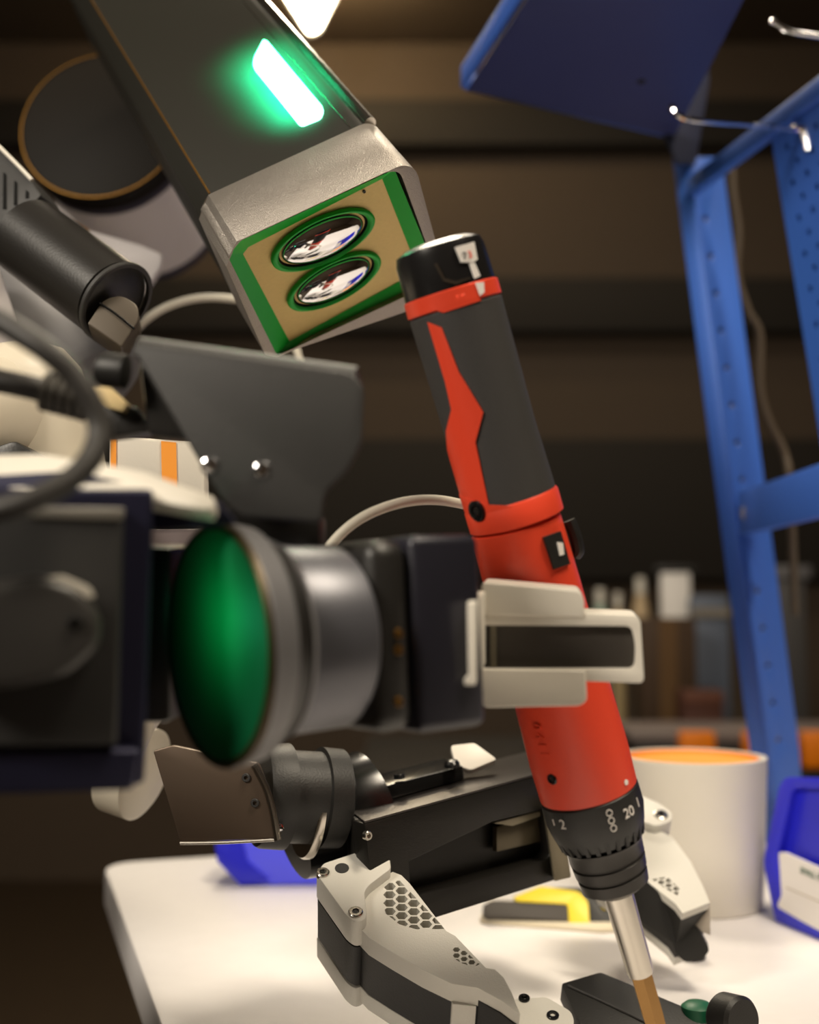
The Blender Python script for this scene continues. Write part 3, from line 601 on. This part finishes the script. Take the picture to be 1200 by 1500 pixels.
bm = bmesh.new(); add_prism(bm, [p - NF * .0075 + V((.0, -.001, 0)) for p in bmw], NF, .04); finish('tip_pad', bm, blackp, f1, .0005)
FO2 = P(970, 1270, .735)
f2, fp2 = finger('farther finger with black inner pad reaching the table', FO2,
    fillet([(880, 1160), (932, 1162), (966, 1176), (985, 1190), (984, 1202), (962, 1210), (925, 1198), (870, 1190)], [2, 3, 5, 6, 6, 6, 3, 3], 3),
    [(872, 1215), (925, 1210), (960, 1214), (985, 1226), (1012, 1262), (1030, 1298), (1040, 1322), (1000, 1338), (990, 1324), (962, 1302), (938, 1284), (885, 1250)],
    [[(925, 1228), (940, 1232), (944, 1250), (938, 1262), (925, 1256)], [(955, 1288), (978, 1284), (996, 1302), (993, 1312), (975, 1302)]],
    [(934, 1240, 11, 9, 6.5, 4, 0), (980, 1297, 11, 7.4, 5.6, 3.0, .8)],
    .005, .030, .006, .006, [(968, 1194, .0046)], [])
NP = DIR(-.2, -.1, -.97).normalized()
plate('inner_pad', fillet([(880, 1252), (938, 1285), (988, 1325), (1000, 1340), (1024, 1362), (1040, 1392), (1030, 1405), (1005, 1410), (990, 1398), (985, 1380), (944, 1354), (880, 1312)], 5), P(970, 1340, .715), NP, .012, blackp, f2, .0015)
plate('tip_guard', [(1004, 1342), (1040, 1320), (1041, 1370), (1030, 1366)], P(1025, 1345, .712), NP, .002, mat('tip_guard_grey', (170, 160, 148), .4), f2, .0003)
lathe('tip_foot', V((onz(1012, 1404, TZ).x, onz(1012, 1404, TZ).y, TZ + .0005)), V((0, 0, 1)), [(0, .009), (.001, .010), (.02, .007)], blackp, f2, 20)
# ------------------------------------------------------------------ third gripper at the bottom edge
g3 = thing('robot_gripper', 'black gripper body at the bottom edge with a grey screwed knuckle and green insert', 'gripper', onz(930, 1560, TZ))
N3 = V((.05, -.45, .89)).normalized(); O3 = P(900, 1450, .64)
plate('gripper_body', fillet([(822, 1441), (880, 1424), (1002, 1475), (1048, 1490), (1080, 1510), (980, 1540), (850, 1500)], [5, 5, 2, 2, 2, 2, 2], 3), O3, N3, .010, blackp, g3, .0012)
tube('edge_line', [onplane(x, y, O3 + N3 * .0003, N3) for x, y in ((832, 1444), (880, 1466), (930, 1490), (950, 1500))], .0008, dgrey, g3, 3, 8)
plate('knuckle', fillet([(752, 1464), (800, 1460), (838, 1482), (842, 1500), (800, 1530), (740, 1520)], [3, 6, 8, 6, 3, 3], 3), P(800, 1485, .615), V((0, -.4, .9)).normalized(), .010, fing, g3, .001)
for x, y, r in ((768, 1463, .003), (810, 1488, .0032)): screw(onplane(x, y, P(800, 1485, .615), V((0, -.4, .9)).normalized()), V((0, -.4, .9)).normalized(), r, g3, blackg, 'screw')
lathe('green_insert', P(1022, 1474, .63) - V((0, 0, .012)), V((0, 0, 1)), [(0, .0085), (.012, .0085), (.014, .006), (.0145, .001)], mat('dark_green', (10, 90, 60), .45), g3, 24)
lathe('side_wheel', P(1056, 1488, .615), V((.5, -.85, .1)), [(0, .0105), (.002, .012), (.014, .012), (.016, .0105), (.0162, .001)], blackp, g3, 40)
# ------------------------------------------------------------------ things on the table
k0 = onz(1035, 1352, TZ)
kd = k0.y; cr_ = 108 / F * (P(1035, 1240, 1) - CAM).length * (k0 - CAM).dot(FWD) * .99
ct = thing('round_container', 'tall white round container with orange lined rim behind the far finger', 'container', V((k0.x, k0.y + .06, TZ)))
kb = V((onz(1035, 1340, TZ).x, k0.y + .06, TZ))
dd_ = (kb - CAM).dot(FWD); sc = dd_ / F; r1 = 107 * sc; r0 = 97 * sc; hh = (P(1035, 1124, dd_) - P(1035, 1338, dd_)).z
lathe('container_wall', kb, V((0, 0, 1)), [(0, r0 - .002), (.001, r0), (hh * .97, r1), (hh, r1), (hh, r1 - .005), (hh - .004, r1 - .0055)], white, ct, 72, cap1=False)
lathe('inner_liner', kb, V((0, 0, 1)), [(hh - .001, r1 - .0056), (hh - .004, r1 - .006), (hh - .006, r1 * .5), (hh - .006, .0001)], peach, ct, 72, cap0=False)
# blue bins
def tray(name, label, O, X, Y, hgt, flare, m, lip):
    r = thing(name, label, 'bin', O + (X + Y) / 2)
    c = O + (X + Y) / 2
    def lay(z, f, ins): return [V((q.x, q.y, O.z + z)) for q in [c + (p - c) * f for p in (O, O + X, O + X + Y, O + Y)]]
    bm = bmesh.new(); L = [lay(0, 1, 0), lay(hgt * .96, flare, 0), lay(hgt * .96, flare + .05, 0), lay(hgt, flare + .05, 0), lay(hgt, flare - .03, 0), lay(.004, .93, 0)]
    vs = [[bm.verts.new(p) for p in l] for l in L]
    for i in range(len(L) - 1):
        for k in range(4): bm.faces.new((vs[i][k], vs[i][(k + 1) % 4], vs[i + 1][(k + 1) % 4], vs[i + 1][k]))
    bm.faces.new(vs[0][::-1]); bm.faces.new(vs[-1]); finish('bin_shell', bm, m, r, lip, 3); return r
# right bin: pentagonal profiled side facing the camera, label on it
rb = thing('storage_bin', 'blue plastic parts bin with white paper label at the right edge', 'bin', onz(1230, 1370, TZ))
RO = onz(1136, 1352, TZ); RE = onz(1200, 1379, TZ); rx = (RE - RO); rx = V((rx.x, rx.y, 0)).normalized(); ry = V((rx.y, -rx.x, 0))
if ry.y > 0: ry = -ry
RN = (ry + V((0, 0, .05))).normalized()
prof_px = fillet([(1136, 1350), (1118, 1262), (1142, 1150), (1152, 1138), (1300, 1142), (1420, 1180), (1420, 1470)], [4, 14, 14, 10, 4, 4, 4], 5)
ins_px = fillet([(1150, 1325), (1138, 1258), (1160, 1158), (1168, 1154), (1290, 1160), (1400, 1190), (1400, 1430)], [4, 12, 8, 8, 4, 4, 4], 5)
RC_ = onz(1136, 1350, TZ)
oo = [onplane(x, y, RC_, RN) for x, y in prof_px]; ii = [onplane(x, y, RC_, RN) for x, y in ins_px]
for p in oo: p.z = max(p.z, TZ + .0005)
plate_holes('bin_rim', oo, [ii], RC_, RN, .012, binblue, rb, .002)
bm = bmesh.new(); add_prism(bm, [p - RN * .006 for p in shrink(oo, .985)], RN, .17); 
for v in bm.verts: v.co.z = max(v.co.z, TZ + .0006)
finish('bin_shell', bm, binblue, rb, .004)
lbp = [onplane(x, y, RC_ + RN * .003, RN) for x, y in fillet([(1141, 1249), (1148, 1248), (1330, 1330), (1330, 1440), (1172, 1348), (1138, 1328), (1145, 1312)], [4, 4, 2, 2, 3, 5, 3], 3)]
for p in lbp: p.z = max(p.z, TZ + .001)
bm = bmesh.new(); add_prism(bm, lbp, RN, .0025); lb = finish('paper_label', bm, whitep, rb)
lx = (onplane(1200, 1284, RC_, RN) - onplane(1150, 1264, RC_, RN))
text('label_print', 'SMALL PARTS', onplane(1196, 1284, RC_ + RN * .0033, RN), lx, RN.cross(lx), .0062, mat('print_green', (60, 96, 76), .6), lb, .0002)
tube('label_line', [onplane(x, y, RC_ + RN * .0031, RN) for x, y in ((1152, 1300), (1260, 1346))], .0005, mat('print_grey', (180, 170, 156), .6), lb, 2, 6)
# left bin
lb0 = onz(352, 1298, TZ); lb1 = onz(560, 1298, TZ); d0 = (lb0 - CAM).dot(FWD)
bl_ = thing('storage_bin', 'blue plastic parts bin behind the lower gripper on the table back edge', 'bin', V(((lb0.x + lb1.x) / 2, lb0.y + .05, TZ)))
NB = V((0, -1, .06)).normalized(); OB = lb0
fr = [onplane(x, y, OB, NB) for x, y in fillet([(352, 1296), (322, 1262), (345, 1212), (470, 1212), (505, 1240), (530, 1262), (520, 1296)], [3, 6, 6, 6, 4, 4, 4], 4)]
for p in fr: p.z = max(p.z, TZ + .0005)
bm = bmesh.new(); add_prism(bm, fr, NB, .09)
for v in bm.verts: v.co.z = max(v.co.z, TZ + .0006)
finish('bin_shell', bm, mat('bin_blue_bright', (90, 94, 255), .35), bl_, .004, 3)
hp = onz(322, 1264, TZ + .012)
plate('bin_scoop', fillet([(315, 1236), (350, 1215), (362, 1262), (395, 1290), (352, 1297), (318, 1262)], 4), OB + V((0, -.003, 0)), NB, .05, binblue, bl_, .002)
# yellow and black hand tool lying on a pale pad
pd = thing('paper_pad', 'thin cream pad lying flat under the yellow handled tool', 'pad', onz(805, 1355, TZ))
bm = bmesh.new(); pz = TZ + .0035
add_prism(bm, [onz(x, y, pz) for x, y in fillet([(702, 1346), (716, 1318), (930, 1322), (916, 1358), (880, 1360)], 4)], V((0, 0, 1)), .0033); finish('pad_sheets', bm, mat('pad_cream', (226, 214, 188), .6), pd, .0005)
kt = thing('utility_knife', 'black hand tool with bright yellow trim lying behind the gripper', 'hand tool', onz(805, 1345, pz))
KN = V((0, -.75, .66)).normalized(); KO_ = onz(760, 1349, pz + .0003)
plate('black_handle', fillet([(706, 1326), (722, 1318), (832, 1322), (836, 1350), (712, 1342)], [6, 5, 4, 3, 6]), KO_, KN, .012, mat('tool_grip', (66, 60, 54), .6), kt, .002, 0, 3, lift=.002)
plate('yellow_trim', fillet([(752, 1314), (792, 1298), (850, 1306), (862, 1322), (864, 1354), (834, 1352), (832, 1324), (758, 1320)], [3, 6, 10, 6, 3, 3, 5, 3]), KO_, KN, .012, yellow, kt, .0015, 0, 3, lift=.003)
plate('black_nose', fillet([(790, 1300), (850, 1300), (894, 1322), (896, 1360), (866, 1360), (862, 1320)], 4), KO_, KN, .010, blackp, kt, .001, 0, 2, lift=.001)
plate('nose_tip', fillet([(880, 1318), (890, 1318), (893, 1328), (884, 1330)], 2), KO_, KN, .006, yellow, kt, .0005, 0, 2, lift=.004)
# ------------------------------------------------------------------ blue rack standing at the back of the table
rk = thing('blue_rack', 'blue painted steel rack with perforated posts and pegboard at right', 'shelving', onz(1185, 1232, TZ))
Bp = onz(1190, 1236, TZ); Tp = P(1000, 215, 1.12)
pax = (Tp - Bp).normalized()
inw = V((1, -.25, 0)); inw = (inw - pax * inw.dot(pax)).normalized(); bk = pax.cross(inw).normalized()
if bk.y < 0: bk = -bk
PO = P(1060, 640, 1.14); PN1 = -bk
def strip(name, px, O, N, t, m, parent, holes_px=(), hr=.003, bevel=.0006):
    N = N.normalized(); out = [onplane(x, y, O, N) for x, y in px]; e1_ = (out[1] - out[0]).normalized(); e2_ = N.cross(e1_)
    hs = []
    for x, y in holes_px:
        c = onplane(x, y, O, N); hs.append([c + (e1_ * math.cos(2 * math.pi * k / 12) + e2_ * math.sin(2 * math.pi * k / 12)) * hr for k in range(12)])
    return plate_holes(name, out, hs, O, N, t, m, parent, bevel)
# right face of the angle post, with its row of holes; left face bright and narrow
hp_ = []
for k in range(15):
    t = k / 14; hp_.append((1034 + (1141 - 1034) * t, 320 + (1084 - 320) * t))
PNr = DIR(.25, 0, -.97).normalized(); PNl = DIR(-.75, 0, -.66).normalized()
strip('post_face', [(1008, 230), (1058, 230), (1172, 1100), (1180, 1236), (1140, 1236), (1128, 1130)], PO, PNr, .003, shelfblue, rk, hp_, .0028)
pc = [(1008, 230), (1140, 1240)]
A0 = onplane(1008, 230, PO, PNr); A1 = onplane(1140, 1236, PO, PNr)
strip_l = [(985, 230), (1009, 230), (1141, 1236), (1116, 1236)]
plate('post_flange', strip_l, A0 - PNr * .0, PNl, .003, shelfblue, rk, .0006)
# brace, beam
def beam(name, a, b, h, t, m=shelfblue):
    d = (b - a); s = d.cross(V((0, 0, 1))).normalized() * t
    return hexa(name, a - s / 2 - V((0, 0, h / 2)), d, s, V((0, 0, h)), m, rk, .001)
b0, b1 = P(1012, 276, 1.125), P(1215, 122, .90)
beam('upper_brace', b0, b1, .016, .010)
c0_, c1_ = P(1092, 752, 1.135), P(1230, 712, .88)
beam('lower_beam', c0_, c1_, .040, .012)
q = P(1103, 752, 1.118); lathe('bolt_cap', q, DIR(-.1, 0, -1), [(0, .0108), (.003, .0105), (.004, .008), (.0042, .0001)], white, rk, 28)
plate('gusset', [(1092, 785), (1120, 785), (1112, 860), (1100, 850)], P(1105, 810, 1.134), DIR(.1, 0, -1), .002, shelfblue, rk)
# pegboard
G0 = P(1128, 190, .985); gdir = V(((b1 - b0).x, (b1 - b0).y, 0)).normalized()
gdn = (P(1203, 650, .995) - G0).normalized()
PGN = gdir.cross(gdn).normalized()
if PGN.dot(CAM - G0) < 0: PGN = -PGN
hx_ = []
for r_i in range(26):
    for c_i in range(5):
        p = G0 + gdir * (.020 + .021 * c_i + (.0105 if r_i % 2 else 0)) + gdn * (.022 + .0145 * r_i)
        hx_.append(p)
def circ(c, r, n, k=10):
    a, b = basis(n); return [c + (a * math.cos(2 * math.pi * i / k) + b * math.sin(2 * math.pi * i / k)) * r for i in range(k)]
outl = [G0, G0 + gdir * .15, G0 + gdir * .15 + gdn * .43, G0 + gdn * .43]
plate_holes('pegboard', outl, [circ(p, .0032, PGN) for p in hx_], G0, PGN, .0025, shelfblue, rk)
bm = bmesh.new(); add_hexa(bm, G0 - PGN * .012, gdir * .15, -PGN * .003, gdn * .43); finish('pegboard_back', bm, shelfblue, rk)
bm = bmesh.new(); add_hexa(bm, G0 - PGN * .015, gdir * .003, PGN * .0125, gdn * .43); add_hexa(bm, G0 - PGN * .015, gdir * .15, PGN * .0125, gdn * .003); finish('pegboard_flange', bm, shelfblue, rk)
# overhead shelf
zs = P(680, 128, 1.02).z
shelf_pts = [onz(x, y, zs) for x, y in ((684, 134), (988, 202), (1100, -20), (1180, -160), (880, -160))]
bm = bmesh.new(); add_prism(bm, [p + V((0, 0, .003)) for p in shelf_pts], V((0, 0, 1)), .003); finish('shelf_panel', bm, shelfshade, rk, .0006)
lp0, lp1 = onz(682, 130, zs), onz(872, -160, zs); ld = (lp1 - lp0); ls = V((-1, 0, 0)) * .004
hexa('shelf_lip', lp0 + ls, ld, -ls, V((0, 0, .020)), shelfblue, rk, .001)
lq = onz(988, 202, zs); hexa('shelf_rear_lip', lp0, lq - lp0, V((0, .004, 0)), V((0, 0, .016)), shelfblue, rk, .001)
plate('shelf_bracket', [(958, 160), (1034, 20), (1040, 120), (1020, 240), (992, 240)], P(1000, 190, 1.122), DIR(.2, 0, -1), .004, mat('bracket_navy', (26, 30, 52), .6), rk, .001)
screw(onz(940, 119, zs), V((0, 0, -1)), .004, rk, black, 'shelf_bolt')
# hooks on the pegboard
def hook(label, tip, mid, base, plug=True):
    h = thing('pegboard_hook', label, 'hook', base, 'chrome hooks on the blue pegboard')
    tube('hook_wire', [tip, mid, mid + (base - mid) * .5, base], .0022, chrome, h, 6, 10)
    lathe('hook_tip', tip, tip - mid, [(-.001, .0027), (.002, .0027), (.003, .001)], chrome, h, 12)
    if plug: tube('hook_plug', [base + V((-.004, 0, .001)), base + V((.004, -.002, 0)), base + V((.006, -.002, -.006)), base + V((.008, -.002, -.018))], .0036, chrome, h, 5, 10)
hook('chrome pegboard hook with short bent plug, lower one of the two', P(985, 158, .90), P(1006, 174, .90), onplane(1168, 190, G0 + PGN * .004, PGN))
hook('chrome pegboard hook poking out at the top right corner, upper one', P(1134, 32, .86), P(1158, 46, .86), onplane(1262, 62, G0 + PGN * .004, PGN), False)
# brown cord hanging behind the rack
cbk = tube('hanging_cord', [P(1072, 240, 1.20), P(1074, 282, 1.2), P(1082, 340, 1.2), P(1080, 400, 1.2), P(1096, 455, 1.2), P(1113, 490, 1.2), P(1114, 570, 1.2), P(1128, 620, 1.2), P(1150, 665, 1.2), P(1158, 720, 1.2), P(1165, 900, 1.25)], .0042, cable_b, None)
tag(cbk, 'brown cord hanging down between the blue post and pegboard', 'cord')
# ------------------------------------------------------------------ cluttered bench far behind
bz = P(1000, 1125, 2.3).z
bn = thing('back_bench', 'dark bench far behind the table, carrying boxes and clutter', 'bench', V((.55, 2.6, 0)))
hexa('bench_top', V((-.1, 2.25, bz - .04)), V((1.9, 0, 0)), V((0, .7, 0)), V((0, 0, .04)), beamm, bn, .004)
for x in (-.06, 1.74):
    for y in (2.3, 2.88): hexa('leg', V((x, y, 0)), V((.05, 0, 0)), V((0, .05, 0)), V((0, 0, bz - .04)), black, bn, .003)
def bpt(x, y, yy):
    r = P(x, y, 1) - CAM; return CAM + r * (yy / r.y)
def clutter(name, label, cat, px0, px1, ytop, ydepth, thick, m, detail=None, z0=None, lean=0.):
    p0, p1 = bpt(px0, ytop, ydepth), bpt(px1, ytop, ydepth); zz = z0 if z0 is not None else bz
    t = thing(name, label, cat, V(((p0.x + p1.x) / 2, ydepth + thick / 2, zz)))
    b = hexa('body', V((p0.x, ydepth, zz + .0005)), V((p1.x - p0.x, 0, 0)), V((0, thick, 0)), V((lean, 0, p0.z - zz)), m, t, .006)
    if detail: detail(t, p0, p1, zz)
    return t
def tb_detail(t, p0, p1, zz):
    hexa('lid', V((p0.x - .01, 2.285, p0.z)), V((p1.x - p0.x + .02, 0, 0)), V((0, .22, 0)), V((0, 0, .022)), mat('lid_grey', (120, 108, 104), .5), t, .004)
    for xa, xb in ((996, 1048), (1090, 1110), (1175, 1240)):
        a, b = bpt(xa, 1072, 2.27), bpt(xb, 1125, 2.27)
        hexa('latch', V((a.x, 2.262, b.z)), V((b.x - a.x, 0, 0)), V((0, .03, 0)), V((0, 0, a.z - b.z)), orange, t, .004)
clutter('toolbox', 'black toolbox with orange latches on the back bench', 'toolbox', 930, 1260, 1088, 2.29, .2, black, tb_detail)
zsh = P(1000, 1065, 2.3).z
clutter('cardboard_carton', 'dark brown carton standing behind the clasp jaws', 'box', 936, 1020, 905, 2.62, .08, mat('carton_brown', (64, 44, 24), .7, var=.2), lambda t, a, b, z: hexa('tape_strip', V(((a.x + b.x) / 2 - .02, 2.617, z + .02)), V((.04, 0, 0)), V((0, .002, 0)), V((0, 0, a.z - z - .02)), mat('tape_brown', (96, 70, 40), .4), t))
clutter('white_board', 'white sheet propped among the clutter behind the blue post', 'board', 968, 1012, 838, 2.86, .02, whitep, lambda t, a, b, z: hexa('board_frame', V((a.x - .012, 2.855, a.z)), V((b.x - a.x + .024, 0, 0)), V((0, .03, 0)), V((0, 0, .015)), dgrey, t, .002))
clutter('grey_blue_panel', 'grey blue panel leaning behind the blue post', 'panel', 1012, 1068, 872, 2.80, .03, mat('panel_greyblue', (92, 100, 116), .6), lambda t, a, b, z: hexa('panel_rail', V((a.x, 2.79, a.z - .05)), V((b.x - a.x, 0, 0)), V((0, .01, 0)), V((0, 0, .02)), mat('rail_pale', (130, 122, 110), .5), t))
for k, (xa, xb, yt, c) in enumerate(((868, 890, 862, (150, 175, 160)), (896, 914, 868, (170, 150, 110)), (926, 950, 846, (190, 165, 128)))):
    p = bpt((xa + xb) / 2, yt, 2.75); r_ = (bpt(xb, yt, 2.75).x - bpt(xa, yt, 2.75).x) / 2
    t = thing('bottle', ('pale green', 'tan', 'peach coloured')[k] + ' bottle on the back bench, seen beside the screwdriver', 'bottle', V((p.x, 2.75, bz)), 'bottles on the back bench')
    h_ = p.z - bz
    lathe('bottle_body', V((p.x, 2.75, bz + .0005)), V((0, 0, 1)), [(0, r_ * .95), (.004, r_), (h_ * .8, r_), (h_ * .88, r_ * .6), (h_ * .9, r_ * .5)], mat('bottle_%d' % k, c, .4), t, 28)
    lathe('bottle_cap', V((p.x, 2.75, bz + h_ * .9)), V((0, 0, 1)), [(0, r_ * .6), (h_ * .1, r_ * .58)], white, t, 24)
clutter('dark_red_pouch', 'small dark reddish pouch on the toolbox side of the bench', 'pouch', 1000, 1060, 1012, 2.55, .08, mat('pouch_red', (84, 48, 36), .7), lambda t, a, b, z: hexa('pouch_flap', V((a.x, 2.545, a.z - .03)), V((b.x - a.x, 0, 0)), V((0, .006, 0)), V((0, 0, .03)), mat('flap_red', (100, 60, 44), .7), t, .002))
clutter('grey_crate', 'grey crate behind the rack at the far right', 'crate', 1130, 1180, 835, 2.8, .2, mat('crate_grey', (74, 72, 72), .6), lambda t, a, b, z: hexa('crate_rim', V((a.x - .01, 2.79, a.z - .02)), V((b.x - a.x + .02, 0, 0)), V((0, .01, 0)), V((0, 0, .03)), mat('crate_rim', (96, 94, 96), .6), t, .002))
